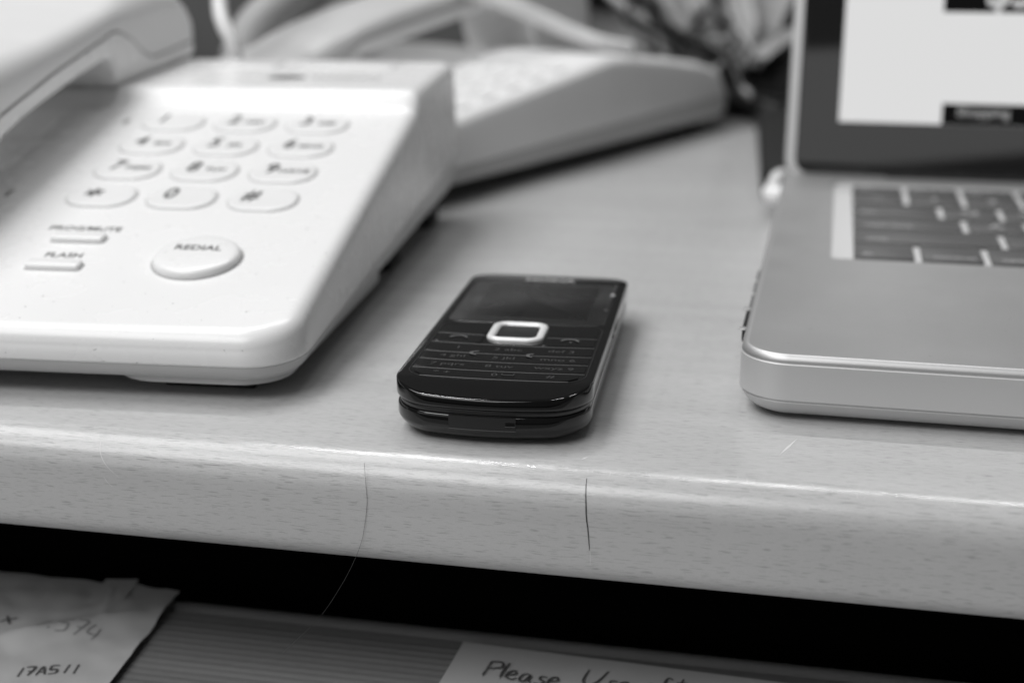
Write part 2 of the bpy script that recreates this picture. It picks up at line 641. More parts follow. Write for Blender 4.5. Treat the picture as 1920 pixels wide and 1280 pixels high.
V, F = [], []
NX, NY = 90, 80
for j in range(NY + 1):
    for i in range(NX + 1):
        y = -PH * j / NY
        x = -PW * (1 - i / NX) - y * 0.10
        edge = 0.5 * noise.noise(Vector((x * 0.2, 1, 1))) if j == 0 else 0
        V.append((x, y + edge, pz(x, y)))
for j in range(NY):
    for i in range(NX):
        a = j * (NX + 1) + i
        F.append((a, a + 1, a + NX + 2, a + NX + 1))
ob("sheet", V, F, M_PAPER, note)
V = [(-24, 2.2, pz(-24, 0) + 0.1), (-14, 2.8, pz(-14, 0) + 0.15), (-12, -12, pz(-12, -12) + 0.25), (-23, -13, pz(-23, -13) + 0.25)]
ob("tape", V, [(0, 1, 2, 3)], M_TAPE, note, smooth=False)
glyph = {
    'x': [[(0, 0), (3, 4)], [(0, 4), (3, 0)]],
    '1': [[(1.2, 0), (2.2, 6)]],
    '7': [[(0, 6), (3, 6), (1.2, 0)], [(0.8, 3), (3, 3.2)]],
    '5': [[(3.2, 6), (0.6, 6), (0.4, 3.4), (2.4, 3.4), (2.6, 0.8), (0, 0)]],
    '4': [[(1, 6), (0, 2.5), (3.4, 2.5)], [(2.8, 5), (2.4, 0)]],
    'A': [[(0, 0), (1.6, 6), (3, 0)], [(0.6, 2.2), (2.6, 2.2)]],
    'P': [[(0.4, 0), (0.7, 6.4)], [(0.5, 6.2), (3, 6.4), (3.4, 4.4), (0.8, 3.2)]],
    'l': [[(0.7, 6.4), (0.3, 3), (0.3, 0)]],
    'e': [[(0.1, 1.6), (1.9, 2.2), (1.6, 3.5), (0.5, 3.0), (0.2, 0.8), (1.6, 0), (2.6, 0.8)]],
    'a': [[(2.2, 3.0), (0.6, 3.2), (0.1, 0.9), (1.2, 0.2), (2.1, 2.8), (2.2, 0.4), (2.9, 0.3)]],
    's': [[(2.2, 3.2), (0.9, 3.1), (1.0, 1.9), (2.1, 1.2), (1.4, 0), (0, 0.2)]],
    'U': [[(0.3, 6.4), (0.0, 1.8), (1.6, 0), (3.2, 2.4), (4.4, 6.8)]],
    'o': [[(1.2, 3.2), (0, 1.6), (1.0, 0), (2.3, 1.4), (1.5, 3.2), (1.0, 3.0)]],
    'f': [[(2.6, 6.0), (1.4, 6.4), (1.0, 3), (0.9, -1.2)], [(0, 3.2), (2.4, 3.4)]],
    't': [[(1.2, 6.0), (0.9, 0.6), (1.8, 0)], [(0, 4.2), (2.4, 4.4)]],
}


def write(s, x, y, k, adv, rot=0.0, jit=0.25):
    out = []
    cx = 0
    ca, sa = math.cos(rot), math.sin(rot)
    for ch in s:
        if ch == ' ':
            cx += 3.6 * k
            continue
        g = glyph[ch]
        oy = rng.uniform(-jit, jit)
        w = max(p[0] for st in g for p in st)
        for st in g:
            q = []
            for (a, b) in st:
                px, py = cx + a * k, b * k + oy
                q.append((x + px * ca - py * sa, y + px * sa + py * ca))
            out.append(q)
        cx += (w + adv) * k
    return out


def nloc(o, px, py, z):
    p = at(px, py, z=z) - Vector(o.location) / S
    a = -o.rotation_euler.z
    return (p.x * math.cos(a) - p.y * math.sin(a), p.x * math.sin(a) + p.y * math.cos(a))


a = nloc(note, 62, 1188, -68)
ribbon("handwriting", write("11574", a[0], a[1], 0.95, 1.2, R(1)), 0.8, M_PEN2, note, pz, thick=0.12)
a = nloc(note, 12, 1172, -68)
ribbon("handwriting", write("x", a[0] - 2, a[1], 1.0, 1.2, R(1)), 1.1, M_PEN, note, pz, thick=0.12)
a = nloc(note, 26, 1268, -68)
ribbon("handwriting", write("17A511", a[0], a[1], 0.72, 1.1, R(20)), 0.9, M_PEN, note, pz, thick=0.12)

pc = at(869, 1205, z=-69.2)
qc = at(1320, 1263, z=-69.2)
na_ = math.atan2(qc.y - pc.y, qc.x - pc.x)
note2 = thing("paper_note", "flat handwritten note on the tray below the small black mobile phone", "note", (pc.x, pc.y, -69.2), na_)
V, F = [], []
for j in range(11):
    for i in range(31):
        V.append((170 * i / 30 + j * 0.0, -9.5 * j, 0.25 * noise.noise(Vector((i * 0.3, j * 0.4, 8))) + (0.5 if j == 0 else 0.2)))
for j in range(10):
    for i in range(30):
        q = j * 31 + i
        F.append((q, q + 1, q + 32, q + 31))
ob("sheet", V, F, M_PAPER2, note2)
a = nloc(note2, 901, 1268, -69.2)
ribbon("handwriting", write("Please", a[0], a[1], 1.18, 0.55, R(-1.5)), 0.75, M_PEN, note2, thick=0.6)
a = nloc(note2, 1090, 1285, -69.2)
ribbon("handwriting", write("Use", a[0], a[1], 1.18, 0.55, R(-1.5)), 0.75, M_PEN, note2, thick=0.6)
a = nloc(note2, 1205, 1298, -69.2)
ribbon("handwriting", write("of", a[0], a[1], 1.18, 0.55, R(-1.5)), 0.75, M_PEN, note2, thick=0.6)
a = nloc(note2, 1262, 1302, -69.2)
ribbon("handwriting", write("t", a[0], a[1], 1.18, 0.55, R(-1.5)), 0.75, M_PEN, note2, thick=0.6)

# hair hanging over the edge
hp = [(-99.9, 281.5, -1.2), (-99.3, 280.4, -6), (-99.1, 280.2, -10.1), (-99.7, 280.1, -15), (-100.5, 279.9, -19.3), (-102.2, 279.3, -24.1),
      (-105.4, 278.6, -30.5), (-110.6, 277.5, -38.6), (-119.5, 276.4, -48.1)]
hair = tube("hair_strand", hp, 0.04, M_HAIR, None, seg=5)
tag(hair, "single fine hair hanging over the desk's front edge", "hair")

# ------------------------------------------------------------------ the mobile phone
mob = thing("mobile_phone", "small glossy black keypad mobile phone lying on the desk in the centre", "mobile phone", (-75.1, 293.1, 0), R(4.0))
HW, LEN = 23.3, 116.0
msp = dict(hw=HW, v0=4.2, v1=LEN - 1.5, rF=9.5, rB=8.0, bowF=3.6, bowB=1.5, na=14, nf=10, ns=40)
CY = 13.0


def mtop(u, v):
    z = CY
    if v < 11:
        z -= 1.8 * ((11 - v) / 11.0) ** 1.2
    if v > 106:
        z -= 0.6 * ((v - 106) / 8.0) ** 2
    return z


def mring(d):
    return lambda u, v: mtop(u, v) - d


lower = [(9.0, 0.35), (5.0, 0.7), (3.0, 1.35), (1.7, 2.2), (0.9, 3.1), (0.45, 3.9), (0.3, 4.4), (0.32, 6.5), (0.40, 6.95), (0.62, 7.25), (1.0, 7.42), (1.5, 7.45)]
shell("rear_casing", msp, lower, M_GLOSSB, mob, sharp=50)
shell("middle_band", msp, [(1.3, 7.3), (0.85, 7.5), (0.75, 8.2), (0.55, 8.45), (0.6, 8.6), (1.1, 8.75)], M_BAND, mob)
shell("front_cover", msp, [(1.2, 8.7), (0.35, 8.75), (0.05, 9.1), (0.0, 9.6), (0.0, mring(0.42)), (0.07, mring(0.22)), (0.2, mring(0.08)),
                           (0.42, mring(0.01)), (1.1, mring(0.0)), (1.8, mring(0.0))], M_GLOSS, mob, capz=mtop, nu=6, sharp=50)


def rr_ring(hw_, hh, r, w, z, n_=8, bow=0.0):
    """outer/inner rounded-rect pair, returns verts, faces (flat frame)"""
    V, F = [], []
    for off in (0, w):
        a_, b_, q_ = hw_ - off, hh - off, max(r - off, 0.1)
        for cx, cy, s in ((a_ - q_, b_ - q_, 0), (-(a_ - q_), b_ - q_, 90), (-(a_ - q_), -(b_ - q_), 180), (a_ - q_, -(b_ - q_), 270)):
            for i in range(n_ + 1):
                t = R(s + 90 * i / n_)
                V.append((cx + q_ * math.cos(t), cy + q_ * math.sin(t), z))
    m_ = len(V) // 2
    for i in range(m_):
        j = (i + 1) % m_
        F.append((i, j, m_ + j, m_ + i))
    return V, F


def slab(name, cx, cy, hw_, hh, r, z0, z1, m, parent, bev=0.2, n_=6, bow=0.0, loc=None, rot=None, slope=0.0):
    """rounded-rect slab with a small edge rounding; bow bends its front edge; slope tips its top"""
    V, F = [], []
    rings = [(0, z0), (0, z1 - bev), (bev * 0.35, z1 - bev * 0.3), (bev, z1)]
    for off, z in rings:
        a_, b_, q_ = hw_ - off, hh - off, max(min(r, hw_, hh) - off, 0.08)
        for px, py, s in ((a_ - q_, b_ - q_, 0), (-(a_ - q_), b_ - q_, 90), (-(a_ - q_), -(b_ - q_), 180), (a_ - q_, -(b_ - q_), 270)):
            for i in range(n_ + 1):
                t = R(s + 90 * i / n_)
                x_, y_ = px + q_ * math.cos(t), py + q_ * math.sin(t)
                zz = z + (slope * y_ if z > z0 else 0)
                V.append((cx + x_, cy + y_ - bow * (1 - (x_ / hw_) ** 2), zz))
    m_ = len(V) // 4
    for q in range(3):
        for i in range(m_):
            j = (i + 1) % m_
            F.append((q * m_ + i, q * m_ + j, (q + 1) * m_ + j, (q + 1) * m_ + i))
    F.append(tuple(3 * m_ + i for i in range(m_)))
    F.append(tuple(i for i in range(m_)))
    return ob(name, V, F, m, parent, sharp=50, loc=loc, rot=rot)


# window with the display below it
win = slab("display_window", 0, 81.2, 20.8, 22.2, 3.0, 12.7, CY + 0.12, M_GLASS, mob, bev=0.12, bow=0.8)
slab("display", 0, 0, 15.6, 18.0, 0.4, 0, 0.12, M_LCD, win, bev=0.04, loc=(0.3, 82.0, CY + 0.08))
text("brand_lettering", "NOKIA", 3.7, M_BRAND, mob, (0.5, 106.6, CY + 0.04), sx=1.25, bold=0.08)
# keypad: five bars split into keys
rows = [(12.2, 17.3, 3), (18.2, 24.3, 3), (25.2, 30.9, 3), (31.8, 38.4, 3)]
V, F = rr_ring(21.2, 24.2, 5.5, 0.22, CY + 0.05)
V = [(x, y + 35.6 - 0.9 * (1 - (x / 21.2) ** 2), z) for x, y, z in V]
ob("keypad_outline", V, F, M_BAND, mob, smooth=False)
legends = [["* +", "0", "#"], ["7 pqrs", "8 tuv", "wxyz 9"], ["4 ghi", "5 jkl", "mno 6"], ["1", "2 abc", "def 3"]]
def bar(name, x0, x1, v0, v1, z0, z1, m, bev=0.14, r=0.3):
    """key bar that follows the keypad's slight bow"""
    V, F = [], []
    N = 16
    hw_ = 21.0
    for i in range(N + 1):
        x = x0 + (x1 - x0) * i / N
        e = min(x - x0, x1 - x)
        sh = r - math.sqrt(max(r * r - (r - min(e, r)) ** 2, 0))
        d = -0.9 * (1 - (x / hw_) ** 2)
        a_, b_ = v0 + d + sh, v1 + d - sh * 0.3
        V += [(x, a_, z0), (x, a_, z1 - bev), (x, a_ + bev, z1), (x, b_ - bev, z1), (x, b_, z1 - bev), (x, b_, z0)]
    for i in range(N):
        for k in range(6):
            l = (k + 1) % 6
            F.append((i * 6 + k, i * 6 + l, i * 6 + 6 + l, i * 6 + 6 + k))
    F += [tuple(range(6)), tuple(N * 6 + k for k in range(6))]
    return ob(name, V, F, m, mob, sharp=25)


for r_, (v0, v1, _) in enumerate(rows):
    w = 19.4 if r_ == 0 else 20.4
    k = bar("key_row", -w, w, v0, v1, CY - 0.3, CY + 0.22, M_KEYBLK, r=2.2 if r_ == 0 else 0.3)
    for c_ in range(3):
        cx_ = (-12.8, -0.2, 13.0)[c_]
        bow_ = 0.9 * (1 - (cx_ / 21) ** 2)
        text("legend", legends[r_][c_], 2.8, M_LEG, k, (cx_, (v0 + v1) / 2 - bow_, CY + 0.25), sx=1.2)
for vl, w in ((17.75, 20.6), (24.75, 20.6), (31.35, 20.7), (39.2, 20.7), (11.75, 17.5)):  # grey strips painted as light catching the edges of the key rows
    bar("row_glint", -w, w, vl - 0.17, vl + 0.17, CY - 0.3, CY + 0.16, M_GLINT, bev=0.05, r=0.1)
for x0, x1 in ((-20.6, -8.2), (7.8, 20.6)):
    bar("row_glint", x0, x1, 47.05, 47.4, CY - 0.3, CY + 0.16, M_GLINT, bev=0.05, r=0.1)
for x0, x1 in ((-20.2, -8.2), (7.6, 20.2)):
    bar("soft_key", x0, x1, 40.0, 46.8, CY - 0.3, CY + 0.22, M_KEYBLK)
    bar("soft_key", x0, x1, 47.7, 55.0, CY - 0.3, CY + 0.22, M_KEYBLK, r=0.8)
# call and end symbols: a little arched receiver each
ribbon("legend", [[(-16.6, 42.6), (-15.6, 44.0), (-13.4, 44.2), (-12.2, 42.8)]], 0.7, M_LEG2, mob, thick=CY + 0.42, taper=False)
ribbon("legend", [[(11.8, 43.4), (12.8, 44.8), (15.2, 44.8), (16.2, 43.2)], [(14, 42.4), (14.6, 42.4)]], 0.7, M_LEG2, mob, thick=CY + 0.42, taper=False)
ribbon("legend", [[(1.6, 14.6), (1.6, 13.6), (4.4, 13.6), (4.4, 14.6)]], 0.3, M_LEG, mob, thick=CY + 0.42, taper=False, n=1)
# pale curved marks on the key gaps
ribbon("pale_mark", [[(-7.0, 31.6), (-8.6, 30.6), (-8.4, 29.2), (-7.2, 28.6)], [(6.6, 31.2), (5.4, 30.4), (5.6, 29.0), (6.6, 28.6)]], 0.9, M_LEG2, mob, thick=CY + 0.42)
# navigation key: silver ring round a black centre
V, F = [], []
prof_r = [(0.0, 0.0), (0.0, 0.55), (0.25, 0.9), (0.8, 1.05), (1.5, 0.98), (1.95, 0.7), (2.1, 0.3)]
for off, z in prof_r:
    a_, b_, q_ = 7.3 - off, 8.3 - off, 3.9 - off
    for px, py, s in ((a_ - q_, b_ - q_, 0), (-(a_ - q_), b_ - q_, 90), (-(a_ - q_), -(b_ - q_), 180), (a_ - q_, -(b_ - q_), 270)):
        for i in range(9):
            t = R(s + 90 * i / 8)
            V.append((px + q_ * math.cos(t), py + q_ * math.sin(t), CY - 0.2 + z))
m_ = 36
for q in range(len(prof_r) - 1):
    for i in range(m_):
        j = (i + 1) % m_
        F.append((q * m_ + i, q * m_ + j, (q + 1) * m_ + j, (q + 1) * m_ + i))
nav = ob("navigation_key", V, F, M_RING, mob, sharp=60, loc=(-0.3, 50.2, 0))
slab("centre_button", 0, 0, 5.1, 6.3, 2.2, CY - 0.2, CY + 0.15, M_BLK, nav, bev=0.4)
# charging socket flap and its notch on the front end, following the bowed end
def mfront(u):
    return 4.2 - 3.6 * (1 - (u / HW) ** 2) + 0.30


def front_panel(name, u0, u1, z0, z1, d, m):
    V, F = [], []
    N = 10
    for i in range(N + 1):
        u = u0 + (u1 - u0) * i / N
        y = mfront(u)
        V += [(u, y + 0.5, z0), (u, y - d, z0), (u, y - d, z1), (u, y + 0.5, z1)]
    for i in range(N):
        for k in range(4):
            l = (k + 1) % 4
            F.append((i * 4 + k, i * 4 + l, i * 4 + 4 + l, i * 4 + 4 + k))
    F += [(0, 1, 2, 3), (N * 4, N * 4 + 1, N * 4 + 2, N * 4 + 3)]
    return ob(name, V, F, m, mob, sharp=20)


front_panel("socket_flap", -8.6, 6.9, 4.3, 7.25, 0.16, M_FLAP)
front_panel("socket_glint", -8.6, 6.9, 4.10, 4.22, 0.28, M_LEG2)  # pale strip painted as the highlight line under the flap
front_panel("flap_notch", 4.6, 6.7, 5.35, 6.2, 0.19, M_CRACK)
front_panel("notch_rim", 4.5, 6.8, 5.18, 5.28, 0.28, M_LEG2)
# side keys / raised marks down the right shoulder
for vv, s_ in ((92, 1.0), (97, 0.7), (100.5, 0.7), (104, 0.7), (75.5, 0.8)):
    slab("side_mark", 0, 0, 0.55 * s_, 0.7 * s_, 0.3, 0, 0.2, M_RING if s_ == 1.0 else M_LEG2, mob, bev=0.1, loc=(20.3 if vv > 80 else 20.0, vv, CY - 0.05))
tube("side_key", [(22.9, 60, 10.4), (23.15, 68, 10.4), (22.9, 76, 10.4)], 0.7, M_GLOSS, mob, seg=8)

# ------------------------------------------------------------------ the corded telephone
PHI = 0.096
X0, Y0 = -216.0, 382.3
c_, s_ = math.cos(PHI), math.sin(PHI)
ox, oy = X0 + 80 * s_, Y0 - 80 * c_
tel = thing("desk_telephone", "white corded push-button telephone at the left, nearest the desk edge", "telephone", (ox, oy, 0), PHI)
SL = 0.216


def keyplane(v):
    return 35.4 + SL * (v - 80)


def ttop(u, v):
    if v < 3:
        z = keyplane(v)
    if v < 158:
        z = keyplane(v)
    elif v < 165:
        z = ease(keyplane(158), 58.6, (v - 158) / 7)
    else:
        z = 58.6 + (v - 165) * 0.042
    # hollow between the two handset cups
    if u < -40:
        k = ease(0, 1, (-40 - u) / 10)
        k *= ease(0, 1, (v - 66) / 10) * ease(1, 0, (v - 148) / 8) * ease(1, 0, (-66 - u) / 9)
        z -= 7 * k
    return z


def tseam(u, v):
    return 10.2 + 0.068 * max(v, 0)


tsp = dict(hw=83.5, v0=-1.8, v1=240, rF=15, rB=9, na=12, nf=8, ns=90, bowF=0.6)
UC = -1.5
# tapered walls
RF = 4.8
up_r = [(0.9, lambda u, v: tseam(u, v) - 0.6), (0.25, tseam), (0.0, lambda u, v: tseam(u, v) + 0.5)]
for i in range(0, 9):
    a = R(90 * i / 8)
    up_r.append((1.2 + RF * (1 - math.cos(a)) * 0.9, (lambda d: (lambda u, v: ttop(u if u > -40 else -39, v) - d))(RF * 0.95 * (1 - math.sin(a)))))
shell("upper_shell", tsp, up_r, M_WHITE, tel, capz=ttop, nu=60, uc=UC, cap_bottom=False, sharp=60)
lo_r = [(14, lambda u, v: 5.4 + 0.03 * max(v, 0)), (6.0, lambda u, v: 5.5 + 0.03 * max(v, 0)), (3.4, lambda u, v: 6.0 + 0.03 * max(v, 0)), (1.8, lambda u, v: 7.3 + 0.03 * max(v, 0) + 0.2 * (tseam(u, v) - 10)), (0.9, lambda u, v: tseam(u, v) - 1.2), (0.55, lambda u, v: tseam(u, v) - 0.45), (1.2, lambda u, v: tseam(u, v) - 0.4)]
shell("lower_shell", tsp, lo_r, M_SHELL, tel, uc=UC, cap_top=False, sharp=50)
# stepped foot rail and rubber feet
slab("base_rail", 0, 0, 22.5, 60, 12, 4.2, 7.2, M_SHELL, tel, bev=0.3, loc=(54.2, 62.4, 0))
box("rubber_foot", 43, 67, 12, 26, 0.0, 4.1, M_RUB, tel, bev=0.6)
box("rubber_foot", -70, -47, 9, 22, 0.0, 5.6, M_RUB, tel, bev=0.6)
box("rubber_foot", 55, 74, 140, 158, 0.0, 9.5, M_RUB, tel, bev=0.6)
box("rubber_foot", 55, 74, 212, 230, 0.0, 9.5, M_RUB, tel, bev=0.6)
box("rubber_foot", -70, -47, 212, 230, 0.0, 9.5, M_RUB, tel, bev=0.6)

tilt = math.atan(SL)


def key_mesh(hw_, hh, r, h, dish=0.25):
    V, F = [], []
    rings = [(0, -0.6), (0, h - 0.7), (0.2, h - 0.25), (0.7, h), (1.6, h - 0.03), (3.0, h - dish)]
    for off, z in rings:
        a_, b_, q_ = hw_ - off, hh - off, max(r - off, 0.3)
        for px, py, s in ((a_ - q_, b_ - q_, 0), (-(a_ - q_), b_ - q_, 90), (-(a_ - q_), -(b_ - q_), 180), (a_ - q_, -(b_ - q_), 270)):
            for i in range(9):
                t = R(s + 90 * i / 8)
                V.append((px + q_ * math.cos(t), py + q_ * math.sin(t), z))
    m2 = 36
    for q in range(len(rings) - 1):
        for i in range(m2):
            j = (i + 1) % m2
            F.append((q * m2 + i, q * m2 + j, (q + 1) * m2 + j, (q + 1) * m2 + i))
    F.append(tuple((len(rings) - 1) * m2 + i for i in range(m2)))
    return V, F


KV, KF = key_mesh(10.4, 7.9, 7.2, 0.75, 0.1)
proto = ob("key", KV, KF, M_WHITE2, tel, sharp=50)
GV, GF = rr_ring(10.8, 8.3, 7.6, 0.42, 0.06)
gproto = ob("key_gap", GV, GF, M_SEAML, proto, smooth=False)
labels = [[("*", ""), ("0", ""), ("#", "")], [("7", "PQRS"), ("8", "TUV"), ("9", "WXYZ")], [("4", "GHI"), ("5", "JKL"), ("6", "MNO")], [("1", ""), ("2", "ABC"), ("3", "DEF")]]
for j in range(4):
    for i in range(3):
        u, v = i * 25.0, 80 + j * 20.9
        if i == 0 and j == 0:
            k, g = proto, gproto
        else:
            k = proto.copy()
            C.objects.link(k)
            k.parent = tel
            g = gproto.copy()
            C.objects.link(g)
            g.parent = k
        k.location = Vector((u, v, keyplane(v))) * S
        k.rotation_euler = (tilt, 0, 0)
        big, small = labels[j][i]
        if big == "*":
            text("legend", big, 13, M_INK, k, (-3.5, -1.2, 0.78), bold=0.12, shear=0.1)
        else:
            text("legend", big, 10.5, M_INK, k, (-4.3, 2.0, 0.78), bold=0.10, shear=0.12, sx=0.78)
        if small:
            text("legend", small, 3.3, M_INK, k, (3.3, 0.4, 0.78), bold=0.06, sx=1.05)
# redial: a big round button
V, F = [], []
for rr, z in ((11.8, -0.5), (11.8, 1.0), (11.6, 1.6), (11.0, 2.1), (10.0, 2.3), (7, 2.35), (3, 2.35)):
    for i in range(56):
        t = 2 * math.pi * i / 56
        V.append((rr * math.cos(t), rr * math.sin(t), z))
for q in range(6):
    for i in range(56):
        j = (i + 1) % 56
        F.append((q * 56 + i, q * 56 + j, (q + 1) * 56 + j, (q + 1) * 56 + i))
F.append(tuple(6 * 56 + i for i in range(56)))
rd = ob("redial_button", V, F, M_WHITE, tel, sharp=60, loc=(43.6, 39.6, keyplane(39.6)), rot=(tilt, 0, 0))
V, F = rr_ring(12.5, 12.5, 12.4, 0.7, 0.06, 14)
ob("button_gap", V, F, M_SEAML, rd, smooth=False)
text("legend", "REDIAL", 4.2, M_INK, rd, (-0.4, 2.8, 2.4), sx=0.97, bold=0.06)
for nm, s, u, v, lu, lv in (("mute_button", "PROG/MUTE", 5.4, 50.2, 4.4, 57.2), ("flash_button", "FLASH", 5.6, 33.0, 5.4, 39.9)):
    b_ = slab(nm, 0, 0, 7.8, 2.2, 1.0, -0.5, 1.5, M_WHITE, tel, bev=0.6, loc=(u, v, keyplane(v)), rot=(tilt, 0, 0))
    V, F = rr_ring(8.1, 2.5, 1.3, 0.3, 0.06)
    ob("button_gap", V, F, M_SEAML, b_, smooth=False)
    text("legend", s, 3.9, M_INK, tel, (lu, lv, keyplane(lv) + 0.06), rot=(tilt, 0, 0), sx=1.0, bold=0.05)
# small marks, badge, index card
slab("indicator_slot", 0, 0, 0.8, 2.6, 0.5, -0.3, 0.1, M_INK2, tel, bev=0.05, loc=(-17, 143, keyplane(143)), rot=(tilt, 0, 0))
slab("indicator_slot", 0, 0, 0.7, 2.6, 0.5, -0.3, 0.1, M_INK2, tel, bev=0.05, loc=(-30, 81, keyplane(81)), rot=(tilt, 0, 0))
V = [(0, 0, 0.06)] + [(7.2 * math.cos(t * math.pi / 16), 4.6 * math.sin(t * math.pi / 16), 0.06) for t in range(32)]
F = [(0, i + 1, (i + 1) % 32 + 1) for i in range(32)]
ob("badge", V, F, M_INK, tel, smooth=False, loc=(26, 190, ttop(26, 190)), rot=(R(2.4), 0, 0))
V, F = [], []
for i in range(9):
    x = 36 + i * 2.9
    b0 = len(V)
    V += [(x, 188.6, 0), (x + 1.9, 188.6, 0), (x + 1.9, 191.6, 0), (x, 191.6, 0)]
    F.append((b0, b0 + 1, b0 + 2, b0 + 3))
V = [(x, y, ttop(x, y) + 0.06) for x, y, z in V]
ob("badge_lettering", V, F, M_INK2, tel, smooth=False)
slab("index_card", 0, 0, 18, 9, 1.5, -0.3, 0.5, M_WHITE, tel, bev=0.2, loc=(42, 224, ttop(42, 224)), rot=(R(2.4), 0, 0))
slab("index_card", 0, 0, 12, 9, 1.5, -0.3, 0.5, M_WHITE, tel, bev=0.2, loc=(3, 220, ttop(3, 220)), rot=(R(2.4), 0, 0))


# ------------------------------------------------------------------ handsets
def handset(name, label, origin, rotz, uc, W, tab, seamtab, m_up, m_lo, m_seam, shoulder=13.0):
    """tab: (v, z_bottom, z_shoulder) along the length"""
    root = thing(name, label, "handset", origin, rotz)
    v0, v1 = tab[0][0], tab[-1][0]
    tb = [(a, b) for a, b, c in tab]
    tt = [(a, c) for a, b, c in tab]
    vs = []
    N = 150
    for i in range(N + 1):
        vs.append(v0 + (v1 - v0) * i / N)

    def sec(v, part):
        zb, zt = lerp_tab(tb, v), lerp_tab(tt, v)
        endk = min((v - v0) / 9.0, (v1 - v) / 9.0, 1.0)
        hw_ = W / 2 * (0.80 + 0.20 * math.sqrt(max(1 - (1 - endk) ** 2, 0)))
        grip = ease(0, 1, (v - 60) / 30) * ease(1, 0, (v - 150) / 30)
        zs = lerp_tab(seamtab, v)
        zs = min(max(zs, zb + 1.0), zt - 0.5)
        rb = min(3.0, (zs - zb) * 0.8)
        crown = 4.2 * (0.3 + 0.7 * endk)
        pts = []
        if part == 'lo':
            pts = [(-hw_ * 0.97, zs), (-hw_, zs - 0.5)]
            for i in range(5):
                a = R(180 + 90 * i / 4)
                pts.append((-hw_ + rb + rb * math.cos(a), zb + rb + rb * math.sin(a)))
            for i in range(5):
                a = R(270 + 90 * i / 4)
                pts.append((hw_ - rb + rb * math.cos(a), zb + rb + rb * math.sin(a)))
            pts += [(hw_, zs - 0.5), (hw_ * 0.97, zs)]
        else:
            pts = [(hw_ * 0.965, zs + 0.15), (hw_, zs + 0.8)]
            sh = min(shoulder, (zt + crown - zs) * 0.7)
            for i in range(7):
                a = R(90 * i / 6)
                x = hw_ - sh * (1 - math.cos(a))
                pts.append((x, max(zt - sh * 0.45 + sh * 0.9 * math.sin(a), zs + 0.9)))
            top = pts[-1][1]
            for i in range(1, 10):
                x = (hw_ - sh) * (1 - 2 * i / 10)
                pts.append((x, top + (crown - sh * 0.2) * (1 - (x / (hw_ - sh)) ** 2) * 0.5))
            for i in range(7):
                a = R(90 + 90 * i / 6)
                x = -hw_ + sh * (1 + math.cos(a))
                pts.append((x, max(zt - sh * 0.45 + sh * 0.9 * math.sin(a), zs + 0.9)))
            pts += [(-hw_, zs + 0.8), (-hw_ * 0.965, zs + 0.15)]
        return pts
    for part, nm, m in (('lo', 'lower_half', m_lo), ('up', 'upper_half', m_up)):
        V, F = [], []
        n_ = None
        for v in vs:
            p = sec(v, part)
            n_ = len(p)
            V += [(uc + a, v, b) for a, b in p]
        for i in range(N):
            for k in range(n_):
                l = (k + 1) % n_
                F.append((i * n_ + k, i * n_ + l, (i + 1) * n_ + l, (i + 1) * n_ + k))
        F.append(tuple(range(n_)))
        F.append(tuple(N * n_ + k for k in range(n_)))
        ob(nm, V, F, m, root, sharp=50)
    for sgn in (1, -1):
        pts = []
        for v in vs[3:-3:2]:
            p = sec(v, 'lo')
            pts.append((uc + sgn * (abs(p[0][0]) * 1.0 + 0.25), v, p[0][1] + 0.1))
        tube("seam", pts, 0.42, m_seam, root, seg=6, n=1)
    return root


tab1 = [(2, 40, 44), (5, 36, 50), (20, 30, 58), (45, 33, 66), (63, 37, 69.5), (68, 42, 70), (71, 49, 70.3), (76, 52.5, 71), (90, 56.4, 72.6), (110, 60.6, 75),
        (134, 65, 78.5), (150, 67.6, 81), (156, 68.6, 82), (159, 66.5, 82.5), (161, 59.5, 83), (164, 58.4, 83.3), (190, 59.2, 86.2), (205, 59.8, 87.4), (225, 60.8, 86.5), (236, 61.6, 82), (242, 62.4, 77), (246, 64, 71)]
seam1 = [(2, 44), (40, 44), (66, 50), (74, 59.3), (112, 68), (150, 75), (161, 77.3), (168, 77), (178, 73.5), (187, 68.5), (197, 65.6), (215, 66.5), (246, 68.8)]
handset("telephone_handset", "white curved handset resting on the nearest telephone at the left", (ox, oy, 0), PHI, -55.5, 57, tab1, seam1, M_WHITE2, M_WHITE, M_SEAML)

# ------------------------------------------------------------------ the second telephone behind
A2 = Vector((-157, 573, 0))
d2 = Vector((0.34, 0.94, 0)).normalized()
PHI2 = -math.atan2(d2.x, d2.y)
tel2 = thing("desk_telephone", "grey blurred telephone standing behind the nearest white telephone", "telephone", A2, PHI2)
t2 = [(-90, 18), (-60, 23), (0, 35), (90, 45), (135, 50.5), (152, 50), (200, 45), (240, 39.5), (262, 34), (284, 24)]


def t2top(u, v):
    z = lerp_tab(t2, v) + 0.010 * (-u)
    k = ease(0, 1, (-70 - u) / 8) * ease(0, 1, (v - 5) / 12)
    return z - 15 * k


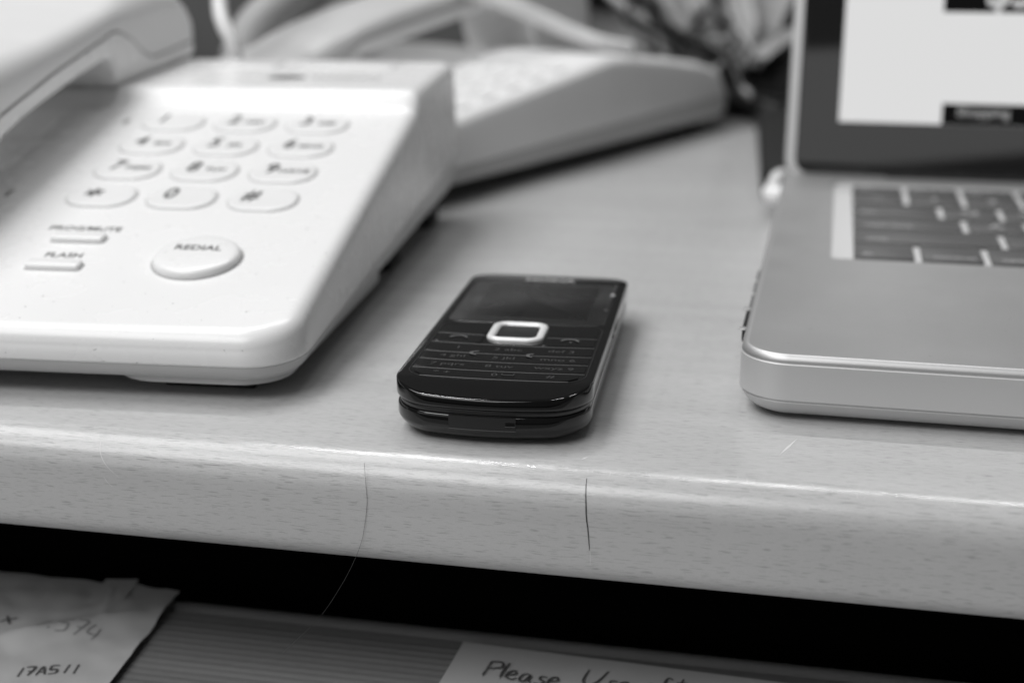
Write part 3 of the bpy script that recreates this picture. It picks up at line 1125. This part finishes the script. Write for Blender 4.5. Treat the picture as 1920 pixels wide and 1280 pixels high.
sp2 = dict(hw=82, v0=-90, v1=284, rF=16, rB=26, na=10, nf=6, ns=60)
rg = [(9, 7.0), (3, 7.6), (0.8, 9.5), (0.0, lambda u, v: 13 + 0.02 * v), (0.4, lambda u, v: 15 + 0.02 * v)]
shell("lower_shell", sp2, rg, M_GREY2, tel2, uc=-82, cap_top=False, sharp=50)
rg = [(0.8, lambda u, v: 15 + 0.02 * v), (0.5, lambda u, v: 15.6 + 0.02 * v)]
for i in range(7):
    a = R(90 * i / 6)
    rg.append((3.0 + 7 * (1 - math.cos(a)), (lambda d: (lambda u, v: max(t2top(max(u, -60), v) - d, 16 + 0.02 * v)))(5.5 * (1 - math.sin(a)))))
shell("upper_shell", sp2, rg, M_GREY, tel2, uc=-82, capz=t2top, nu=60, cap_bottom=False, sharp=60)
for (uu, vv) in ((-20, -70), (-140, -70), (-20, 235), (-140, 235)):
    box("rubber_foot", uu - 10, uu + 10, vv - 10, vv + 10, 0, 7.2, M_RUB, tel2, bev=0.6)
KV2, KF2 = key_mesh(8.5, 6.4, 4.0, 1.0)
kp = None
for j in range(5):
    for i in range(3):
        u, v = -58 + i * 19.5, 20 + j * 20
        sl = (t2top(0, v + 3) - t2top(0, v - 3)) / 6
        if kp is None:
            k = kp = ob("key", KV2, KF2, M_WHITE2, tel2, sharp=50)
        else:
            k = kp.copy()
            C.objects.link(k)
            k.parent = tel2
        k.location = Vector((u, v, t2top(u, v))) * S
        k.rotation_euler = (math.atan(sl), 0, 0)
        ribbon("legend", [[(-4, -1.5), (-1, 1.5)], [(-1, -1.5), (-4, 1.5)], [(1, 0), (5, 0)]], 1.3, M_INK2, k, thick=1.02)
tab2 = [(-72, 30, 38), (-60, 26, 44), (-20, 32, 52), (0, 38, 56), (14, 44, 61), (30, 55.5, 66), (60, 60, 72), (100, 66, 78), (140, 72.5, 84), (160, 75, 87), (172, 68, 88), (180, 46, 88), (215, 37, 86), (240, 36, 76)]
seam2 = [(a, b + 6) for a, b, c in tab2]
handset("telephone_handset", "blurred grey handset arching over the telephone behind", A2, PHI2, -98, 46, tab2, seam2, M_SHELL, M_GREY, M_SEAML)

# ------------------------------------------------------------------ the laptop
LROT = R(0.5)
lap = thing("laptop", "open silver laptop with a lit screen at the right of the desk", "laptop", (-21.4, 325.4, 0), LROT)
LW, LD, LZ = 330.0, 262.0, 17.0
lsp = dict(hw=LW / 2, v0=0, v1=LD, rF=12, rB=9, na=12, nf=10, ns=40)
shell("base", lsp, [(20, 0.3), (8.5, 0.35), (5.6, 0.9), (3.2, 2.0), (1.4, 3.5), (0.45, 5.1), (0.6, 5.5), (0.6, 5.7), (0.0, 5.9), (0.0, 14.6), (0.35, 15.0)], M_ALU, lap, uc=LW / 2, sharp=40)
# rim between wall and palm rest
shell("rim", lsp, [(0.35, 14.9), (0.15, 15.1), (0.25, 15.7), (0.75, 16.55), (1.3, 16.9), (1.75, 17.0), (2.0, 16.85)], M_ALUR, lap, uc=LW / 2, cap_top=False, cap_bottom=False, sharp=60)
# palm rest with the keyboard opening
WX0, WX1, WY0, WY1 = 20.0, 308.0, 105.5, 240.0
o_ = outline(LW / 2 - 1.9, 1.9, LD - 1.9, 10.1, 7.1, na=12, nf=10, ns=20)
full = o_ + [(-u, v) for u, v in reversed(o_[1:-1])]
bm = bmesh.new()


def loop(pts, z):
    vs_ = [bm.verts.new(Vector((x, y, z)) * S) for x, y in pts]
    es = [bm.edges.new((vs_[i], vs_[(i + 1) % len(vs_)])) for i in range(len(vs_))]
    return vs_, es


v1_, e1 = loop([(u + LW / 2, v) for u, v in full], 16.9)
hole = []
for cx, cy, s in ((WX1 - 3, WY1 - 3, 0), (WX0 + 3, WY1 - 3, 90), (WX0 + 3, WY0 + 3, 180), (WX1 - 3, WY0 + 3, 270)):
    for i in range(5):
        t = R(s + 90 * i / 4)
        hole.append((cx + 3 * math.cos(t), cy + 3 * math.sin(t)))
v2_, e2 = loop(hole, 16.9)
bmesh.ops.triangle_fill(bm, use_beauty=True, use_dissolve=False, edges=e1 + e2)
v3_ = [bm.verts.new(v.co - Vector((0, 0, 1.5 * S))) for v in v2_]
for i in range(len(v2_)):
    j = (i + 1) % len(v2_)
    bm.faces.new((v2_[i], v2_[j], v3_[j], v3_[i]))
bmesh.ops.recalc_face_normals(bm, faces=bm.faces)
me = bpy.data.meshes.new("palm_rest")
bm.to_mesh(me)
bm.free()
link("palm_rest", me, M_ALUT, lap, smooth=False)
well = box("keyboard_well", WX0 - 1, WX1 + 1, WY0 - 1, WY1 + 1, 15.05, 15.9, M_WELL, lap)
# keys
KX, KY, KR = 27.2, 108.6, 22.4
keyrows = [
    (0, [20.2, 20.2, 20.2, 25]),
    (1, [47.5, 20.2, 20.2, 20.2]),
    (2, [37.5, 20.2, 20.2, 20.2]),
    (3, [31.0, 20.2, 20.2, 20.2]),
    (4, [20.2, 20.2, 20.2, 20.2, 20.2]),
    (5, [20.2, 20.2, 20.2, 20.2, 20.2]),
]
klab = {(0, 0): "fn", (0, 1): "control", (0, 2): "option", (0, 3): "command", (1, 0): "shift", (1, 1): "Z", (1, 2): "X", (2, 0): "caps lock", (2, 1): "A",
        (2, 2): "S", (2, 3): "D", (3, 0): "tab", (3, 1): "Q", (3, 2): "W", (3, 3): "E", (4, 0): "~", (4, 1): "1", (4, 2): "2", (4, 3): "3", (4, 4): "4",
        (5, 0): "esc", (5, 1): "F1", (5, 2): "F2", (5, 3): "F3", (5, 4): "F4", (1, 3): "C"}
kcache = {}
for r_, ws in keyrows:
    x = KX
    kh = KR - 2.4 if r_ < 5 else 9.6
    for i, w in enumerate(ws):
        w2 = w - 2.3
        key = (round(w2, 1), round(kh, 1))
        cx, cy = x + w2 / 2, KY + r_ * KR + kh / 2
        if key in kcache:
            k = kcache[key].copy()
            C.objects.link(k)
            k.parent = lap
        else:
            k = slab("keycap", 0, 0, w2 / 2, kh / 2, 1.6, 0, 1.3, M_KEY, lap, bev=0.25)
            kcache[key] = k
        k.location = Vector((cx, cy, 15.85)) * S
        t_ = klab.get((r_, i))
        if t_:
            long_ = len(t_) > 1
            sz = 4.2 if long_ else 7.5
            lx = -w2 / 2 + 1.5 + 0.25 * sz * len(t_) if long_ else 0
            text("legend", t_, sz, M_KLEG, k, (lx + (0.6 if long_ else 0), -kh / 2 + 4.0 if (long_ and r_ < 5) else 0, 1.34), sx=1.0, bold=0.03)
        x += w
# ports on the left side
box("port", -0.12, 1.5, 66, 74, 8.5, 14.0, M_CRACK, lap, bev=0.3)
box("port", -0.12, 1.5, 84, 102, 8.5, 13.5, M_BLK, lap, bev=0.3)
box("port_lip", -0.9, 1.2, 28, 46, 11.5, 15.2, M_BLK, lap, bev=0.3)
box("port_lip", -0.5, 1.2, 47, 92, 12.0, 15.2, M_SEAM, lap, bev=0.3)
slab("port_surround", 0, 0, 0.9, 1.3, 0.5, 0, 0.3, M_ALUR, lap, bev=0.1, loc=(-0.7, 27.0, 15.2))
slab("port_surround", 0, 0, 0.9, 1.3, 0.5, 0, 0.3, M_ALUR, lap, bev=0.1, loc=(-0.7, 46.5, 15.2))
slab("port_surround", 0, 0, 0.6, 1.2, 0.5, 0, 0.25, M_ALUR, lap, bev=0.1, loc=(0.1, 63.5, 15.0))
slab("port_surround", 0, 0, 0.6, 1.2, 0.5, 0, 0.25, M_ALUR, lap, bev=0.1, loc=(-0.1, 78.5, 15.0))
# lid, leaning back a little
LIDT = R(-12)
lid = bpy.data.objects.new("screen_lid", None)
C.objects.link(lid)
lid.parent = lap
lid.location = Vector((0, 254.5, 14.2)) * S
lid.rotation_euler = (LIDT, 0, 0)
LH = 226
slab("lid_shell", 0, 0, LW / 2 - 0.5, LH / 2, 9, 0, 4.6, M_ALU, lid, bev=1.2, loc=(LW / 2, 5.2, LH / 2), rot=(R(90), 0, 0))
slab("screen_glass", 0, 0, LW / 2 - 4.3, LH / 2 - 2.2, 6, 0, 0.9, M_BEZ, lid, bev=0.2, loc=(LW / 2, 0.5, LH / 2 + 1.0), rot=(R(90), 0, 0))
DX0, DX1, DZ0, DZ1 = 20.6, 309, 24.0, 212
disp = box("display", DX0, DX1, -0.50, -0.42, DZ0, DZ1, M_SCR, lid)
del_ = box("screen_banner", 60.0, DX1 - 0.2, -0.56, -0.51, DZ0 + 0.05, DZ0 + 8.2, M_SCRB, lid)
box("screen_banner", 58.0, DX1 - 0.2, -0.56, -0.51, 67.5, 168, M_SCRB, lid)  # banner stretched out of view to cut the screen's light
text("screen_lettering", "$3", 17, M_SCRT, lid, (82.5, -0.62, 75.2), rot=(R(90), 0, 0), bold=0.5)
text("screen_lettering", "Shopping", 5.2, M_SCRT2, lid, (75.5, -0.62, DZ0 + 5.0), rot=(R(90), 0, 0), bold=0.12, sx=1.05)
hg = tube("hinge", [(40, 256.5, 14.6), (165, 256.5, 14.6), (290, 256.5, 14.6)], 4.2, M_BLK, lap, seg=16, n=1)

# plug and lead in the laptop's left side
pl = thing("power_plug", "small white plug in the laptop's left side near the hinge", "plug", (-25, 572, 0))
V, F = [], []
tube("plug_body", [(3.5, 2, 9.0), (-0.5, 2, 9.0), (-4.5, 3, 8.6)], 4.3, M_PLUG, pl, seg=14, rf=lambda t: 1.0 - 0.3 * t * t)
tube("plug_sleeve", [(-2.5, 12, 11), (-1.5, 24, 12.5), (0.5, 34, 12)], 2.7, M_PLUG, pl, seg=12)
tube("lead", [(-4, 3, 8.6), (-5.0, 8, 9.5), (-2.5, 14, 11.5), (0.5, 34, 12), (6, 60, 6), (20, 90, 3), (60, 120, 2.4)], 1.5, M_PLUG, pl, seg=8)

# ------------------------------------------------------------------ things at the back
adp = thing("power_adapter", "black power adapter behind the laptop's left hinge corner", "adapter", (-40.5, 700, 0), R(4.4))
box("adapter_body", 0, 62, -92, 120, 0.3, 14, M_BLK, adp, bev=3)
tube("adapter_lead", [(20, 118, 8), (0, 140, 14), (-6, 170, 20), (20, 190, 6)], 3.5, M_CORDD, adp, seg=8)
bag = thing("cable_pouch", "black cable pouch lying behind the far corner of the grey telephone", "pouch", (-72, 900, 0), R(6))
V, F = [], []
NU, NV = 28, 14
for j in range(NV + 1):
    for i in range(NU):
        a = 2 * math.pi * i / NU
        t = j / NV
        r_ = math.sin(math.pi * (0.06 + 0.94 * min(t, 1) if t < 1 else 1)) ** 0.45 if t < 1 else 0.02
        w = 1 + 0.12 * noise.noise(Vector((math.cos(a) * 1.6, math.sin(a) * 1.6, t * 3)))
        V.append((84 * r_ * w * math.copysign(abs(math.cos(a)) ** 0.7, math.cos(a)), 36 * r_ * w * math.copysign(abs(math.sin(a)) ** 0.7, math.sin(a)), max(0.3, 34 * (1 - math.cos(math.pi * t)) / 2 * w)))
for j in range(NV):
    for i in range(NU):
        l = (i + 1) % NU
        F.append((j * NU + i, j * NU + l, (j + 1) * NU + l, (j + 1) * NU + i))
F.append(tuple(range(NU)))
F.append(tuple(NV * NU + i for i in range(NU)))
ob("pouch_body", V, F, M_BLK, bag, sharp=60)

bx = thing("card_box", "light grey card box standing behind the grey telephone", "box", (-215, 905, 0), R(4))
box("box_body", -8, 38, -20, 60, 0.3, 118, M_BOX, bx, bev=1.5)
box("box_lid", -10, 40, -22, 62, 118.2, 132, M_BOX, bx, bev=1.5)
bb = thing("letter_rack", "black letter rack standing behind the loose papers", "rack", (-112, 985, 0), R(2))
box("rack_base", -70, 60, -12, 30, 0.3, 40, M_BLK, bb, bev=2)
for i in range(3):
    box("rack_divider", -70, 60, -12 + i * 18, -8 + i * 18, 40.2, 150, M_BLK, bb, bev=1)


def crumple(name, label, cx, cy, w, d, z, hgt, seed, rz, tiltx=0.0, m=M_PAP3):
    V, F = [], []
    N = 16
    for j in range(N + 1):
        for i in range(N + 1):
            x, y = (i / N - 0.5) * w, (j / N - 0.5) * d
            f = hgt * noise.noise(Vector((x * 0.03 + seed, y * 0.03, seed))) + hgt * 0.4 * noise.noise(Vector((x * 0.09, y * 0.09, seed * 2)))
            V.append((x, y * math.cos(tiltx), f + hgt * 0.8 + (y + d / 2) * math.sin(tiltx)))
    for j in range(N):
        for i in range(N):
            a = j * (N + 1) + i
            F.append((a, a + 1, a + N + 2, a + N + 1))
    o = ob(name, V, F, m, None, loc=(cx, cy, z), rot=(0, 0, rz))
    tag(o, label, "paper", "loose papers at the back of the desk")
    return o


p = at(1140, 45, Y=940)
crumple("loose_paper", "crumpled pale sheet behind the grey telephone, left of the other loose papers", p.x, 955, 48, 60, p.z - 30, 6, 1.3, 0.2, R(40))
p = at(1270, 25, Y=920)
crumple("loose_paper", "bent pale sheet in the middle of the loose papers", p.x, 930, 46, 60, p.z - 26, 8, 4.1, -0.3, R(48))
p = at(1320, 50, Y=890)
crumple("loose_paper", "round crumpled pale sheet just above the black pouch", p.x, 890, 34, 46, p.z - 18, 8, 6.6, 0.5, R(50))
p = at(1440, 20, Y=900)
crumple("loose_paper", "steep pale sheet leaning beside the laptop screen's left edge", p.x, 915, 38, 70, p.z - 22, 7, 8.2, -0.5, R(55))
p = at(1395, 108, Y=850)
crumple("loose_paper", "lowest pale sheet lying on top of the black pouch", p.x, 880, 50, 50, 33, 6, 9.7, -0.4, R(18))
for k, (dx, lb) in enumerate(((0, "grey lead drooping in front of the loose papers, left of a bundle"), (9, "grey lead drooping between two others in the bundle"), (18, "grey lead drooping nearest the laptop screen in the bundle"))):
    pts = [at(1352 + dx * 2.2, -60, Y=905), at(1366 + dx * 2.2, 10, Y=880), at(1378 + dx * 2.0, 55, Y=865), at(1372 + dx * 1.6, 95, Y=860), at(1392 + dx * 2, 122, Y=858)]
    o = tube("cable", [tuple(q) for q in pts], 3.4, M_CORDG, None, seg=8)
    tag(o, lb, "cable", "grey leads in the drooping bundle")
pts = [at(1205, -40, Y=930), at(1218, 30, Y=905), at(1262, 60, Y=880), at(1320, 82, Y=862), at(1362, 108, Y=850), at(1386, 150, Y=840), at(1398, 185, Y=835), at(1440, 200, Y=840)]
tag(tube("cable", [tuple(q) for q in pts], 3.6, M_CORDD, None, seg=8), "dark lead curving round the far end of the grey telephone", "cable")
# thin leads tangled behind the laptop's left edge
for k in range(12):
    dark = k % 4 != 1
    x0 = rng.uniform(1110, 1440)
    dep = rng.uniform(835, 900)
    pts = [at(x0 + rng.uniform(-60, 60), -70, Y=dep + 60)]
    n_ = 5
    for i in range(1, n_ + 1):
        t = i / n_
        pts.append(at(x0 + (1420 - x0) * t * 0.75 + rng.uniform(-42, 42), -30 + 205 * t + rng.uniform(-18, 18), Y=dep + rng.uniform(-18, 18)))
    e = at(1440 + rng.uniform(-20, 60), 190, Y=dep)
    if dark:
        pts.append(Vector((e.x, e.y, max(e.z, 3))))
    pts = [Vector((q.x, q.y, max(q.z, 3))) for q in pts]
    tag(tube("cable", [tuple(q) for q in pts], rng.uniform(1.5, 2.9), M_CORDD if dark else M_CORDG, None, seg=7),
        ("thin dark lead" if dark else "thin pale grey lead") + " in the blurred tangle beside the laptop screen's left edge", "cable",
        "dark leads in the tangle" if dark else "pale leads in the tangle")
# white flat lead over the grey telephone
pts = [at(780, -70, Y=700), at(880, -18, Y=700), at(950, 8, Y=705), at(1010, 32, Y=712), at(1075, 62, Y=718), at(1125, 80, Y=722), at(1180, 92, Y=732)]
tag(tube("cable", [tuple(q) for q in pts], 3.9, M_CORD, None, seg=12), "white lead crossing over the grey telephone", "cable")
# white lead rising behind the nearest telephone
pts = [at(445, 118, Y=548), at(436, 80, Y=548), at(420, 48, Y=550), at(412, 15, Y=556), at(414, -30, Y=566), at(430, -90, Y=590), at(520, -120, Y=640), at(640, -60, Y=720), at(760, 60, Y=960)]
tag(tube("cable", [tuple(q) for q in pts], 3.1, M_CORD, None, seg=12), "white lead rising behind the nearest telephone's back edge", "cable")
# grey coiled handset cord, seen as two arching bands
def coil(name, label, path, R_, r_, turns, m):
    P = smooth_path(path, 40)
    V = []
    N = len(P)
    pts = []
    tot = turns * 14
    for i in range(tot + 1):
        f = i / tot * (N - 1)
        a = int(min(f, N - 2))
        p = P[a].lerp(P[a + 1], f - a)
        t = (P[a + 1] - P[a]).normalized()
        x = t.cross(Vector((0, 0, 1))).normalized()
        y = x.cross(t)
        q = 2 * math.pi * i / 14
        pts.append(p + x * (R_ * math.cos(q)) + y * (R_ * math.sin(q)))
    o = tube(name, pts, r_, m, None, seg=7, n=1)
    tag(o, label, "cord")
    return o


coil("coiled_cord", "grey coiled cord arching up behind the nearest telephone", [at(452, 112, Y=660), at(470, 66, Y=668), at(505, 25, Y=680), at(560, -15, Y=700), at(640, -60, Y=730)], 8.5, 2.1, 46, M_CORDG)
coil("coiled_cord", "grey coiled cord close beside the blurred grey handset", [at(500, 112, Y=690), at(545, 62, Y=700), at(610, 22, Y=715), at(690, -15, Y=740), at(760, -50, Y=760)], 8.5, 2.1, 46, M_CORDG)
